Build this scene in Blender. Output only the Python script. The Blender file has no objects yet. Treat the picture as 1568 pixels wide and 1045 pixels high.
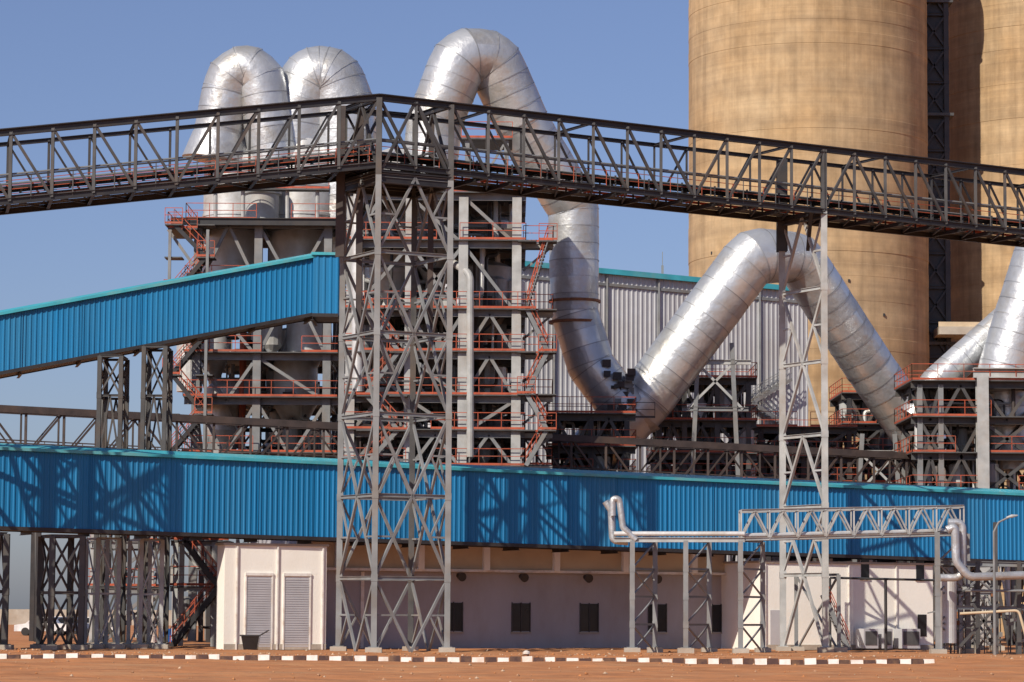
import bpy, math, random
from mathutils import Vector, Matrix, noise
random.seed(7)
V=Vector
scene=bpy.context.scene
# ------------------------------------------------------------------ camera
F=4450.0; CX=784.0; CY=522.5; CH=2.0
PITCH=math.atan((940-CY)/F); ROLL=math.radians(0.35)
R=Matrix.Rotation(math.pi/2+PITCH,3,'X')@Matrix.Rotation(ROLL,3,'Z')
cd=bpy.data.cameras.new("camera"); cam=bpy.data.objects.new("camera",cd)
scene.collection.objects.link(cam)
cam.matrix_world=Matrix.Translation((0,0,CH))@R.to_4x4()
cd.sensor_width=36; cd.lens=36*F/1568; cd.clip_start=1; cd.clip_end=20000
scene.camera=cam
def P(u,v,Y):
    "inverse camera projection: world position (metres) of image pixel u,v on depth plane Y"
    d=R@V(((u-CX)/F,-(v-CY)/F,-1.0)); t=Y/d.y
    return V((d.x*t,Y,CH+d.z*t))
def Zh(u,v,Y): return P(u,v,Y).z
# ------------------------------------------------------------------ materials
def mat(name,col,rough=.6,metal=0,var=.18,scale=1.5,bump=.0,bscale=8,dirt=None,dirtamt=.3,stretch=(1,1,1),bdist=.1):
    m=bpy.data.materials.new(name); m.use_nodes=True; nt=m.node_tree; N=nt.nodes; L=nt.links
    b=N["Principled BSDF"]; b.inputs["Roughness"].default_value=rough; b.inputs["Metallic"].default_value=metal
    tc=N.new("ShaderNodeTexCoord"); mp=N.new("ShaderNodeMapping"); mp.inputs["Scale"].default_value=stretch
    L.new(tc.outputs["Object"],mp.inputs["Vector"])
    n=N.new("ShaderNodeTexNoise"); n.inputs["Scale"].default_value=scale; n.inputs["Detail"].default_value=6
    L.new(mp.outputs[0],n.inputs["Vector"])
    r=N.new("ShaderNodeValToRGB"); r.color_ramp.elements[0].position=.3; r.color_ramp.elements[1].position=.7
    c=V(col)
    r.color_ramp.elements[0].color=(*(c*(1-var)),1); r.color_ramp.elements[1].color=(*[min(1,x*(1+var)) for x in c],1)
    L.new(n.outputs["Fac"],r.inputs["Fac"]); out=r.outputs["Color"]
    if dirt:
        n2=N.new("ShaderNodeTexNoise"); n2.inputs["Scale"].default_value=scale*.35; n2.inputs["Detail"].default_value=8; n2.inputs["Roughness"].default_value=.7
        L.new(mp.outputs[0],n2.inputs["Vector"])
        r2=N.new("ShaderNodeValToRGB"); r2.color_ramp.elements[0].position=.48; r2.color_ramp.elements[1].position=.72
        r2.color_ramp.elements[1].color=(dirtamt,)*3+(1,)
        L.new(n2.outputs["Fac"],r2.inputs["Fac"])
        mx=N.new("ShaderNodeMixRGB"); mx.inputs[2].default_value=(*dirt,1)
        L.new(r2.outputs["Color"],mx.inputs[0]); L.new(out,mx.inputs[1]); out=mx.outputs[0]
    L.new(out,b.inputs["Base Color"])
    if bump:
        n3=N.new("ShaderNodeTexNoise"); n3.inputs["Scale"].default_value=bscale; n3.inputs["Detail"].default_value=5
        L.new(mp.outputs[0],n3.inputs["Vector"])
        bp=N.new("ShaderNodeBump"); bp.inputs["Strength"].default_value=bump; bp.inputs["Distance"].default_value=bdist
        L.new(n3.outputs["Fac"],bp.inputs["Height"]); L.new(bp.outputs[0],b.inputs["Normal"])
    return m
GREY=mat("steel_grey",(.19,.20,.205),.5,0,.2,1.2,dirt=(.22,.15,.09),dirtamt=.5)
LIGHT=mat("steel_light",(.37,.38,.375),.5,0,.2,1.2,dirt=(.3,.22,.15),dirtamt=.5)
TWR=mat("steel_tower",(.21,.22,.225),.5,0,.25,.8,dirt=(.19,.13,.08),dirtamt=.6)
MID=mat("steel_mid_dark",(.062,.062,.062),.5,0,.3,1.2,dirt=(.12,.08,.05),dirtamt=.6)
DARK=mat("steel_dark",(.025,.024,.026),.5,0,.3,1.5,dirt=(.07,.05,.035),dirtamt=.5)
BROWN=mat("steel_brown",(.045,.033,.03),.6,0,.3,1.5,dirt=(.10,.06,.04),dirtamt=.5)
SILVER=mat("aluminium_cladding",(.58,.60,.61),.38,.6,.10,.6,bump=.6,bscale=1.6,dirt=(.42,.37,.28),dirtamt=.8)
SILVER2=mat("aluminium_cladding_worn",(.48,.50,.52),.44,.55,.14,.8,bump=.6,bscale=2.2,dirt=(.38,.33,.25),dirtamt=.8)
SILVER3=mat("aluminium_cladding_bright",(.68,.70,.70),.34,.65,.08,.6,bump=.6,bscale=1.3,dirt=(.5,.44,.34),dirtamt=.6)
SEAM=mat("cladding_seam",(.34,.35,.36),.45,.5,.1,1)
SILVERL=mat("aluminium_dull",(.58,.59,.59),.5,.35,.12,.9,bump=.3,bscale=1.4,dirt=(.35,.3,.22),dirtamt=.8)
BLUE=mat("blue_sheet",(.003,.165,.38),.48,0,.12,.6,dirt=(.045,.20,.33),dirtamt=.5,stretch=(1,1,.12))
CYAN=mat("cyan_trim",(.05,.36,.44),.5,0,.15,1.0,dirt=(.3,.35,.25),dirtamt=.5)
RED=mat("red_rail",(.40,.075,.03),.5,0,.25,2,dirt=(.2,.12,.08),dirtamt=.6)
CREAM=mat("cream_plaster",(.86,.84,.77),.9,0,.03,.5,bump=.1,bscale=12,dirt=(.66,.58,.45),dirtamt=.35,stretch=(1,1,.5))
PLAST=mat("shaded_plaster",(.38,.37,.40),.9,0,.08,.5,bump=.1,bscale=12,dirt=(.27,.23,.2),dirtamt=.7,stretch=(1,1,.4))  # recessed middle wall: its shade is painted into the grey-violet base colour
TAN=mat("tan_plaster",(.58,.47,.32),.9,0,.1,.5,dirt=(.35,.25,.15),dirtamt=.6)
BLACK=mat("window_glass",(.015,.017,.02),.15,0,.2,2)
HALL=mat("hall_sheet",(.47,.48,.50),.5,.1,.12,.15,dirt=(.32,.29,.26),dirtamt=.7)
DECK=mat("grating",(.08,.08,.08),.7,0,.25,2)
CONC=mat("concrete",(.40,.36,.30),.9,0,.12,.8,bump=.2,bscale=6,dirt=(.28,.2,.13),dirtamt=.6)
PEBB=mat("pebble",(.36,.20,.11),.9,0,.3,3)
PEBL=mat("pale_pebble",(.5,.36,.24),.9,0,.3,3)
SHUT=mat("roller_shutter",(.46,.46,.48),.5,0,.06,1)
WHITE=mat("white_paint",(.75,.73,.69),.7,0,.08,3,dirt=(.45,.3,.18),dirtamt=.7)
KERBD=mat("kerb_dark_paint",(.07,.035,.03),.8,0,.2,3,dirt=(.3,.17,.08),dirtamt=.6)
RUST=mat("rust",(.22,.09,.04),.8,0,.3,3)
RUBBER=mat("belt_rubber",(.025,.025,.025),.8)
CARW=mat("car_white",(.7,.7,.7),.3); CARR=mat("car_dark",(.08,.1,.16),.3)
BLUEP=mat("blue_drum",(.02,.12,.4),.4)
# ------------------------------------------------------------------ mesh builder
class B:
    def __init__(s): s.v=[];s.f=[];s.m=[];s.sm=[];s.mats=[]
    def mi(s,m):
        if m not in s.mats: s.mats.append(m)
        return s.mats.index(m)
    def add(s,vs,fs,m,smooth=False):
        o=len(s.v); s.v+= [tuple(x) for x in vs]; k=s.mi(m)
        for f in fs: s.f.append([i+o for i in f]); s.m.append(k); s.sm.append(smooth)
    def beam(s,p,q,w,h,m,ref=None):
        p=V(p);q=V(q);d=q-p
        if d.length<1e-5: return
        d.normalize()
        up=V(ref) if ref is not None else (V((0,0,1)) if abs(d.z)<.95 else V((0,1,0)))
        sd=d.cross(up)
        if sd.length<1e-4: sd=d.cross(V((1,0,0)))
        sd.normalize(); up=sd.cross(d).normalized()
        a=sd*w/2;b=up*h/2
        vs=[p-a-b,p+a-b,p+a+b,p-a+b,q-a-b,q+a-b,q+a+b,q-a+b]
        s.add(vs,[(3,2,1,0),(4,5,6,7),(0,1,5,4),(1,2,6,5),(2,3,7,6),(3,0,4,7)],m)
    def ib(s,p,q,w,h,m,ref=None):
        "I-section: web + two flanges"
        p=V(p);q=V(q);d=q-p
        if d.length<1e-5:return
        d.normalize()
        up=V(ref) if ref is not None else (V((0,0,1)) if abs(d.z)<.95 else V((0,1,0)))
        sd=d.cross(up)
        if sd.length<1e-4: sd=d.cross(V((1,0,0)))
        sd.normalize(); up=sd.cross(d).normalized()
        t=max(.02,h*.1)
        s.beam(p,q,w*.12,h-2*t,m,up)
        s.beam(p+up*(h-t)/2,q+up*(h-t)/2,w,t,m,up); s.beam(p-up*(h-t)/2,q-up*(h-t)/2,w,t,m,up)
    def box(s,a,b,m):
        a=V(a);b=V(b)
        x0,x1=sorted((a.x,b.x));y0,y1=sorted((a.y,b.y));z0,z1=sorted((a.z,b.z))
        s.add([(x0,y0,z0),(x1,y0,z0),(x1,y1,z0),(x0,y1,z0),(x0,y0,z1),(x1,y0,z1),(x1,y1,z1),(x0,y1,z1)],
              [(3,2,1,0),(4,5,6,7),(0,1,5,4),(1,2,6,5),(2,3,7,6),(3,0,4,7)],m)
    def quad(s,a,b,c,d,m): s.add([a,b,c,d],[(0,1,2,3)],m)
    def tube(s,path,r,m,n=16,cap=True,smooth=True):
        path=[V(p) for p in path]; k=len(path)
        rs=r if isinstance(r,(list,tuple)) else [r]*k
        t0=(path[1]-path[0]).normalized()
        nx=t0.cross(V((0,1,0)))
        if nx.length<.05: nx=t0.cross(V((1,0,0)))
        nx.normalize(); vs=[]
        pt=t0
        for i in range(k):
            if i==0:t=t0
            elif i==k-1:t=(path[i]-path[i-1]).normalized()
            else:
                a=(path[i]-path[i-1]);b=(path[i+1]-path[i])
                a=a.normalized() if a.length>1e-6 else pt; b=b.normalized() if b.length>1e-6 else a
                t=(a+b).normalized()
            nx=(pt.rotation_difference(t)@nx); nx=(nx-t*nx.dot(t)).normalized(); pt=t
            ny=t.cross(nx)
            for j in range(n):
                a=2*math.pi*j/n; vs.append(path[i]+(nx*math.cos(a)+ny*math.sin(a))*rs[i])
        fs=[]
        for i in range(k-1):
            for j in range(n):
                fs.append((i*n+j,i*n+(j+1)%n,(i+1)*n+(j+1)%n,(i+1)*n+j))
        s.add(vs,fs,m,smooth)
        if cap:
            s.add(vs[:n],[tuple(range(n))[::-1]],m); s.add(vs[-n:],[tuple(range(n))],m)
    def duct(s,pts,r,m,bend=3.0,n=40,band=1.15,nb=5):
        "clad duct: straight runs, segmented bends, lap seams, dented panels of uneven tone"
        path=fillet(pts,bend,nb); K=len(path)-1
        rad=[(r(i/K) if callable(r) else r) for i in range(K+1)]
        rr=list(rad)
        for i in range(1,K):
            a=(path[i]-path[i-1]).normalized();b=(path[i+1]-path[i]).normalized()
            rr[i]=rad[i]/max(.75,math.cos(a.angle(b)/2))
        pp=[];r2=[];seg=[];c=0
        for i in range(K):
            a,b=path[i],path[i+1]; l=(b-a).length; k=max(1,int(round(l/band)))
            for j in range(k):
                for q in range(2):
                    f=(j+q*.5)/k
                    pp.append(a.lerp(b,f)); r2.append((rr[i]*(1-f)+rr[i+1]*f)*(1+random.uniform(-.003,.003))); seg.append(c)
                c+=1
        pp.append(path[-1]); r2.append(rr[-1])
        v0=len(s.v); f0=len(s.f)
        s.tube(pp,r2,m,n)
        for i in range(len(pp)):
            ctr=pp[i]
            for j in range(n):
                k=v0+i*n+j; q=V(s.v[k]); e=noise.noise(q*1.1)*.018+noise.noise(q*3.1)*.006
                s.v[k]=tuple(ctr+(q-ctr)*(1+e))
        ms=[s.mi(SILVER),s.mi(SILVER2),s.mi(SILVER3)]
        tone={}
        for i in range(len(pp)-1):
            for j in range(n):
                key=(seg[i],(j+seg[i]*5)//(n//4))
                if key not in tone: tone[key]=random.choice([0,0,0,1,2])
                s.m[f0+i*n+j]=ms[tone[key]]
        last=-1
        for i in range(1,len(pp)-1):
            if seg[i]!=last:
                last=seg[i]; d=(pp[i+1]-pp[i-1]).normalized()
                s.tube([pp[i]-d*.03,pp[i]+d*.03],r2[i]*1.012+.004,SEAM if random.random()<.6 else SILVER2,n,cap=False)
    def corr(s,b0,b1,t0,t1,m,pitch=.3,dep=.04,flip=False):
        b0,b1,t0,t1=map(V,(b0,b1,t0,t1)); L=(b1-b0).length; k=max(2,int(L/pitch))
        nrm=(b1-b0).cross(t0-b0).normalized()*(-1 if flip else 1)
        vs=[];prof=((0,0),(.5,0),(.65,1),(.85,1))
        for i in range(k):
            for (o,h) in prof:
                t=(i+o)/k; vs.append(b0.lerp(b1,t)+nrm*dep*h); vs.append(t0.lerp(t1,t)+nrm*dep*h)
        vs.append(b1);vs.append(t1)
        s.add(vs,[(2*i,2*i+2,2*i+3,2*i+1) for i in range(len(vs)//2-1)],m)
    def rail(s,p,q,m=None,h=1.1,step=1.5,w=.045):
        m=m or RED; p=V(p);q=V(q);L=(q-p).length;k=max(1,int(L/step));z=V((0,0,1))
        for i in range(k+1):
            a=p.lerp(q,i/k); s.beam(a,a+z*h,w,w,m)
        for f in (1.0,.55): s.beam(p+z*h*f,q+z*h*f,w,w,m)
        s.beam(p+z*.08,q+z*.08,.02,.14,m)
    def stair(s,p,q,wd,m,rm=None):
        p=V(p);q=V(q);wd=V(wd);z=V((0,0,1))
        for o in (V((0,0,0)),wd): s.beam(p+o,q+o,.06,.28,m); 
        k=max(3,int(abs(q.z-p.z)/.22))
        for i in range(k):
            a=p.lerp(q,(i+.5)/k); s.beam(a,a+wd,.26,.04,m)
        for o in (V((0,0,0)),wd):
            for f in (1.05,.55): s.beam(p+o+z*f,q+o+z*f,.045,.045,rm or RED)
            for i in range(5):
                a=p.lerp(q,i/4)+o; s.beam(a,a+z*1.05,.04,.04,rm or RED)
    def done(s,name,parent=None):
        me=bpy.data.meshes.new(name); me.from_pydata(s.v,[],s.f)
        for m in s.mats: me.materials.append(m)
        me.polygons.foreach_set("material_index",s.m); me.polygons.foreach_set("use_smooth",s.sm)
        me.update()
        if any(s.sm): me.set_sharp_from_angle(angle=math.radians(16))
        o=bpy.data.objects.new(name,me); scene.collection.objects.link(o)
        if parent: o.parent=parent
        return o
def empty(name):
    e=bpy.data.objects.new(name,None); scene.collection.objects.link(e); return e
def fillet(pts,rad,nb=5):
    pts=[V(p) for p in pts]; out=[pts[0]]
    for i in range(1,len(pts)-1):
        a=(pts[i-1]-pts[i]);b=(pts[i+1]-pts[i]); la,lb=a.length,b.length; a.normalize();b.normalize()
        ang=a.angle(b); t=min(rad/math.tan(ang/2) if ang<3.1 else .01,la*.49,lb*.49)
        p=pts[i]+a*t;q=pts[i]+b*t
        for j in range(nb+1):
            f=j/nb; out.append(p*(1-f)**2+pts[i]*2*f*(1-f)+q*f*f)
    out.append(pts[-1]); return out
Z=V((0,0,1))
def brace_panel(b,a0,a1,c0,c1,kind,w,m):
    if kind=='X': b.beam(a0,c1,w,w,m); b.beam(a1,c0,w,w,m)
    elif kind=='/': b.beam(a0,c1,w,w,m)
    elif kind=='\\': b.beam(a1,c0,w,w,m)
    elif kind=='A':
        t=(c0+c1)/2; b.beam(a0,t,w,w,m); b.beam(a1,t,w,w,m)
    elif kind=='V':
        t=(a0+a1)/2; b.beam(c0,t,w,w,m); b.beam(c1,t,w,w,m)
    elif kind=='AS':
        t=(c0+c1)/2; b.beam(a0,t,w,w,m); b.beam(a1,t,w,w,m)
        for a,c in ((a0,c0),(a1,c1)):
            mid=(a+c)/2; b.beam(mid,(a+t)/2,w*.7,w*.7,m); b.beam(c,(a+t)/2,w*.7,w*.7,m)
    elif kind=='VS':
        t=(a0+a1)/2; b.beam(c0,t,w,w,m); b.beam(c1,t,w,w,m)
        for a,c in ((a0,c0),(a1,c1)):
            mid=(a+c)/2; b.beam(mid,(c+t)/2,w*.7,w*.7,m); b.beam(a,(c+t)/2,w*.7,w*.7,m)
def lattice_tower(b,corners,zs,kinds,lw,bw,mats,foot=True,bm=None):
    n=len(corners); bm=bm or mats[0]
    for i,c in enumerate(corners):
        m=mats[i%len(mats)]
        b.ib(V((c[0],c[1],zs[0])),V((c[0],c[1],zs[-1])),lw,lw,m)
        if foot:
            b.box((c[0]-.42,c[1]-.42,-.4),(c[0]+.42,c[1]+.42,.25),CONC)
            b.box((c[0]-.28,c[1]-.28,.23),(c[0]+.28,c[1]+.28,.29),mats[0])
        for z in zs[1:-1]: b.box((c[0]-lw*.56,c[1]-lw*.56,z-.18),(c[0]+lw*.56,c[1]+lw*.56,z+.18),m)
    edges=[(i,(i+1)%n) for i in range(n)] if n>2 else [(0,1)]
    for k in range(len(zs)):
        for (i,j) in edges:
            a=V((*corners[i],zs[k]));c=V((*corners[j],zs[k]))
            if k>0: b.ib(a,c,bw*1.1,bw*1.4,mats[0])
            if k<len(zs)-1:
                brace_panel(b,a,c,V((*corners[i],zs[k+1])),V((*corners[j],zs[k+1])),kinds[k%len(kinds)],bw,bm)
# ------------------------------------------------------------------ conveyor truss
def conveyor(b,p0,p1,H,W,n,kindf,mt,md,redrail=True):
    p0=V(p0);p1=V(p1);W=V(W);h=Z*H
    for o,mm,w_ in ((V((0,0,0)),mt,.16),(W,md,.12)):
        b.ib(p0+o,p1+o,.22,.30,md); b.ib(p0+o+h,p1+o+h,.24,.32 if w_>.13 else .2,md)
        b.beam(p0+o+h*.36,p1+o+h*.36,.06,.08,md)
        for i in range(n+1):
            a=p0.lerp(p1,i/n)+o; b.ib(a,a+h,w_,w_,mm)
            if i<n:
                c=p0.lerp(p1,(i+1)/n)+o
                k=kindf((i+.5)/n)
                if k=='/': b.beam(a,c+h,w_*.85,w_*.85,mm)
                else: b.beam(a+h,c,w_*.85,w_*.85,mm)
                mid=(a+c)/2
                if w_>.13: b.beam(mid,mid+h*.36,.05,.05,mm)
    for i in range(n+1):
        a=p0.lerp(p1,i/n); b.ib(a,a+W,.16,.22,md)
        if i%3==0: b.ib(a+h,a+W+h,.12,.14,md)
        if i<n:
            c=p0.lerp(p1,(i+1)/n)
            b.beam(a,c+W,.09,.09,md)
        b.beam(a+W*.3,a+W*.3+Z*1.0,.1,.1,md); b.beam(a+W*.7,a+W*.7+Z*1.0,.1,.1,md)
    up=Z*.18
    for f0,f1 in ((.03,.24),(.76,.97)):
        b.beam(p0+W*((f0+f1)/2)+up,p1+W*((f0+f1)/2)+up,W.length*(f1-f0),.05,DECK)
    b.beam(p0+W*.5+Z*.85,p1+W*.5+Z*.85,W.length*.38,.12,RUBBER)
    b.beam(p0+W*.5+Z*.45,p1+W*.5+Z*.45,W.length*.34,.05,RUBBER)
    b.beam(p0+h+W*.02+Z*.18,p1+h+W*.02+Z*.18,.5,.05,DARK)
    L=(p1-p0).length;k=int(L/1.2)
    for i in range(k):
        a=p0.lerp(p1,(i+.5)/k)+Z*.8
        b.beam(a+W*.28,a+W*.72,.12,.12,md)
    if redrail:
        for f in (.27,.73):
            b.rail(p0+W*f+Z*.2,p1+W*f+Z*.2,RED,1.0,2.0,.035)
        for f in (.05,.95):
            b.tube([p0+W*f+Z*1.4,p1+W*f+Z*1.4],.05,GREY,6)
HC=3.5
dirR=V((.878,.479,0)).normalized(); WR=V((-.479,.878,0))*4.18
pB=P(580,253,148); pE=P(1568,356,167.8)
pE2=pB+(pE-pB)*1.12
b=B(); conveyor(b,pB,pE2,HC,WR,22,lambda t:'\\' if (t<.40 or t>.63) else '/',MID,DARK); 
b.done("conveyor_bridge")
b=B(); q0=P(0,310,144); q1=P(580,253,148); q0=q1+(q0-q1)*1.3
dl=(q1-q0).normalized(); WL=V((-dl.y,dl.x,0)).normalized()*3.8
conveyor(b,q0,q1,HC,WL,12,lambda t:'\\' if t<.58 else '/',MID,DARK); b.done("conveyor_bridge")
# main tower
A=pB+WR; C=pB+dirR*4.18; D=A+dirR*4.18
cr=[(A.x,A.y),(pB.x,pB.y),(C.x,C.y),(D.x,D.y)]
lv=[Zh(575,y,148) for y in (885,758,633,508,385,268)]
zt=pB.z+HC
b=B(); lattice_tower(b,cr,[0]+lv,['VS','AS'],.30,.13,[TWR,TWR,TWR,MID])
for c in cr: b.ib(V((c[0],c[1],lv[-1])),V((c[0],c[1],zt)),.30,.30,MID)
for i in range(4):
    c0=V((*cr[i],lv[-1]));c1=V((*cr[(i+1)%4],lv[-1])); h=Z*(zt-lv[-1])
    brace_panel(b,c0,c1,c0+h,c1+h,'A',.14,MID); b.ib(c0+h,c1+h,.24,.3,DARK); b.beam(c0+h*.45,c1+h*.45,.1,.12,MID)
    b.ib(c0-Z*.1,c1-Z*.1,.3,.6,DARK)
for c in (A,D):
    b.ib(V((c.x+.9,c.y-.9,lv[-3])),V((c.x+.9,c.y-.9,zt)),.3,.3,BROWN)
b.ib(V((A.x-.1,A.y-1.2,lv[-2])),V((A.x-.1,A.y-1.2,zt)),.45,.3,BROWN)
b.ib(V((A.x+.9,A.y-1.0,lv[-2])),V((A.x+.9,A.y-1.0,zt)),.35,.3,BROWN)
b.beam(pB.lerp(A,.5)-Z*.25,C.lerp(D,.5)-Z*.25,4.0,.1,DECK)
b.done("conveyor_support_tower")
# next support of the left bridge
b=B(); tx=P(0,500,142).x-5.6
cs=[(tx,141.5),(tx+4.2,141.5),(tx+4.2,145.7),(tx,145.7)]
lattice_tower(b,cs,[0]+[21.5*i/5 for i in range(1,6)],['VS','AS'],.34,.16,[TWR]); b.done("conveyor_support_tower")
# right bent
t=27.7; nr=pB+dirR*t; fr=nr+WR; zb=pB.lerp(pE,t/41.4).z
lv2=[Zh(1268,y,161.3) for y in (880,775,665,553,440)]
b=B(); 
lattice_tower(b,[(nr.x,nr.y),(fr.x,fr.y)],[0]+lv2+[zb],['A','VS','AS'],.34,.15,[LIGHT])
lattice_tower(b,[(nr.x+dirR.x*.9,nr.y+dirR.y*.9),(fr.x+dirR.x*.9,fr.y+dirR.y*.9)],[0,lv2[0]],['X'],.2,.1,[TWR])
b.ib(V((nr.x,nr.y,zb)),V((nr.x,nr.y,zb+HC)),.34,.34,MID)
b.ib(V((nr.x,nr.y,zb-.1)),V((fr.x,fr.y,zb-.1)),.3,.5,DARK)
b.ib(V((fr.x,fr.y,zb-1.8)),V((fr.x,fr.y,zb+HC)),.6,.6,DARK)
b.beam(V((nr.x-.7,nr.y,zb)),V((nr.x-.7,nr.y+2,zb-1.9)),.2,.2,DARK)
b.done("conveyor_support_tower")
# ------------------------------------------------------------------ enclosed galleries
def gallery(b,n0,n1,H,W,over=.18,ribs=.3,roofh=.3):
    n0=V(n0);n1=V(n1);W=V(W);h=Z*H
    b.corr(n0,n1,n0+h,n1+h,BLUE,ribs); b.corr(n0+W,n1+W,n0+W+h,n1+W+h,BLUE,ribs,flip=True)
    b.corr(n0,n0+W,n0+h,n0+W+h,BLUE,ribs,flip=True); b.corr(n1,n1+W,n1+h,n1+W+h,BLUE,ribs)
    u=-Z*.05; b.quad(n0+u,n1+u,n1+W+u,n0+W+u,DARK)
    d=(n1-n0).normalized(); wn=W.normalized()
    e0=n0-d*over-wn*over+h; e1=n1+d*over-wn*over+h; f0=n0-d*over+W+wn*over+h; f1=n1+d*over+W+wn*over+h
    r0=(e0+f0)/2+Z*roofh; r1=(e1+f1)/2+Z*roofh
    z=Z*.04
    b.quad(e0+z,e1+z,r1+z,r0+z,CYAN); b.quad(r0+z,r1+z,f1+z,f0+z,CYAN)
    b.beam(e0,e1,.1,.16,CYAN); b.beam(f0,f1,.1,.16,CYAN)
    b.beam(n0-wn*.08,n1-wn*.08,.08,.2,DARK); b.beam(n0+W+wn*.08,n1+W+wn*.08,.08,.2,DARK)
    k=max(1,int((n1-n0).length/3))
    for i in range(k+1):
        a=n0.lerp(n1,i/k)-Z*.15; b.ib(a,a+W,.15,.25,DARK)
        if 0<i<k: 
            a=n0.lerp(n1,i/k)-wn*.05; b.beam(a+Z*.1,a+h*.99,.03,.02,BLUE,ref=wn)
g0=P(0,809,150); g1=P(1568,861,177); dg=(g1-g0); g0=g0-dg*.12; g1=g1+dg*.1
dgn=dg.normalized(); WG=V((-dgn.y,dgn.x,0)).normalized()*2.1
b=B(); gallery(b,g0,g1,4.1,WG); b.done("blue_conveyor_gallery")
def gal(u):
    lo,hi=0,1
    for _ in range(40):
        m_=(lo+hi)/2; q=g0.lerp(g1,m_); uu=CX+F*q.x/q.y
        if uu<u: lo=m_
        else: hi=m_
    return g0.lerp(g1,lo)
i0=P(0,572,162); i1=P(478,482,166); di=(i1-i0); i0=i0-di*.12
WI=V((-di.y,di.x,0)).normalized()*3
b=B(); gallery(b,i0,i1,3.35,WI,roofh=.3)
i2=P(519,480,166.3)
h0=i1+V((0.03,-.2,-.05)); h1=V((i2.x,i1.y-.1,h0.z))
gallery(b,h0,h1,3.55,V((0,3.6,0)),over=.1,roofh=.2)
b.done("inclined_conveyor_gallery")
def z_on(p0,p1,x): 
    t=(x-p0.x)/(p1.x-p0.x); return p0.z+(p1.z-p0.z)*t
b=B(); pa=P(150,600,162.5); pb=P(183,600,162.5); pc=P(218,600,162.6); pd=P(251,600,162.6)
zz=[0]+[Zh(200,y,162.5) for y in (900,800,705,605)]
lattice_tower(b,[(pa.x,163),(pb.x,163),(pb.x,165.6),(pa.x,165.6)],zz+[z_on(i0,i1,pa.x)-.1],['X','A'],.24,.10,[MID])
lattice_tower(b,[(pc.x,163),(pd.x,163),(pd.x,165.6),(pc.x,165.6)],zz+[z_on(i0,i1,pc.x)-.1],['X','A'],.24,.10,[MID])
b.done("gallery_support_trestle")
l0=P(0,700,186); l1=P(1568,775,205); dd=l1-l0; l0=l0-dd*.08;l1=l1+dd*.08
b=B(); wl=V((-dd.y,dd.x,0)).normalized()*3
conveyor(b,l0,l1,3.1,wl,34,lambda t:'/' if int(t*12)%2 else '\\',BROWN,BROWN,False)
b.beam(l0+Z*3.1-V((0,.2,0)),l1+Z*3.1-V((0,.2,0)),.15,.45,BROWN)
for i in range(15):
    a=l0.lerp(l1,(i+.5)/15); 
    for o in (V((0,0,0)),wl): b.ib(V((a.x+o.x,a.y+o.y,0)),a+o,.3,.3,DARK)
    b.beam(V((a.x,a.y,0)),a+wl,.12,.12,DARK)
b.done("pipe_and_belt_truss")
def trestle(u0,u1,m,kinds=('X','A'),lw=.26,bw=.11,off=0,n=3):
    a=gal(u0);c=gal(u1); zt_=min(a.z,c.z)-.28
    w=WG
    cs=[(a.x,a.y+off),(c.x,c.y+off),(c.x+w.x,c.y+w.y+off),(a.x+w.x,a.y+w.y+off)]
    b=B(); lattice_tower(b,cs,[zt_*i/n for i in range(n+1)],list(kinds),lw,bw,[m]); b.done("gallery_support_trestle")
trestle(-60,14,MID,lw=.30,bw=.12,kinds=('V','A'),n=2); trestle(84,130,MID,lw=.30,bw=.11,kinds=('X',),n=2)
trestle(143,176,LIGHT,off=2.6,n=2,bw=.07,lw=.2,kinds=('/','\\')); trestle(211,243,LIGHT,off=2.6,n=2,bw=.07,lw=.2,kinds=('\\','/'))
trestle(1470,1525,GREY)
# ------------------------------------------------------------------ ground
b=B()
xs=[-6000,-1500,-400,-150,-90]+[-36+i*.5 for i in range(0,145)]+[90,150,400,1500,6000]
ys=[-300,0,40]+[60+i*.5 for i in range(240)]+[190,215,230,300,500,1000,3000,12000]
def gz(x,y):
    if y<55 or y>215 or abs(x)>85: return 0
    z=.10*noise.noise(V((x*.15,y*.15,0)))+.05*noise.noise(V((x*.7,y*.7,3)))+.02*noise.noise(V((x*1.7,y*1.7,8)))
    z+=.26*math.exp(-((y-131)/2.5)**2)*(.6+.6*noise.noise(V((x*.25,1,5))))
    for yr in (92,94.2,104,106.2,113): 
        w_=yr+1.2*math.sin(x*.06+yr); z-=.06*math.exp(-((y-w_)/.35)**2)
    if x>17: z+= .5*math.exp(-((y-124)/3)**2)*min(1,(x-17)/3)*(.7+.6*noise.noise(V((x*.5,y*.5,9))))
    return z
gv=[(x,y,gz(x,y)) for y in ys for x in xs]; nx=len(xs)
SAND=mat("red_sand",(.43,.172,.060),.95,0,.26,.8,bump=.7,bscale=3,dirt=(.47,.27,.13),dirtamt=.7,bdist=.12,stretch=(.6,1,1))
b.add(gv,[(j*nx+i,j*nx+i+1,(j+1)*nx+i+1,(j+1)*nx+i) for j in range(len(ys)-1) for i in range(nx-1)],SAND,True)
b.done("ground")
b=B()
for i in range(4200):
    x=random.uniform(-32,32); y=random.choice([random.gauss(132,3),random.gauss(132,3),random.uniform(84,165)]); r=random.choice([.015,.02,.03,.03,.04,.05,.08])
    z=gz(x,y); c=V((x,y,z+r*.2)); vs=[c+V((math.cos(a)*r*random.uniform(.7,1.3),math.sin(a)*r*random.uniform(.7,1.3),0)) for a in (0,1.26,2.5,3.8,5)]+[c+V((0,0,r*.8)),c-V((0,0,r))]
    b.add(vs,[(j,(j+1)%5,5) for j in range(5)]+[((j+1)%5,j,6) for j in range(5)],random.choice([SAND,SAND,PEBB,PEBB,PEBL]))
b.done("gravel")
b=B(); k0=P(-60,1014,122)
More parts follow.
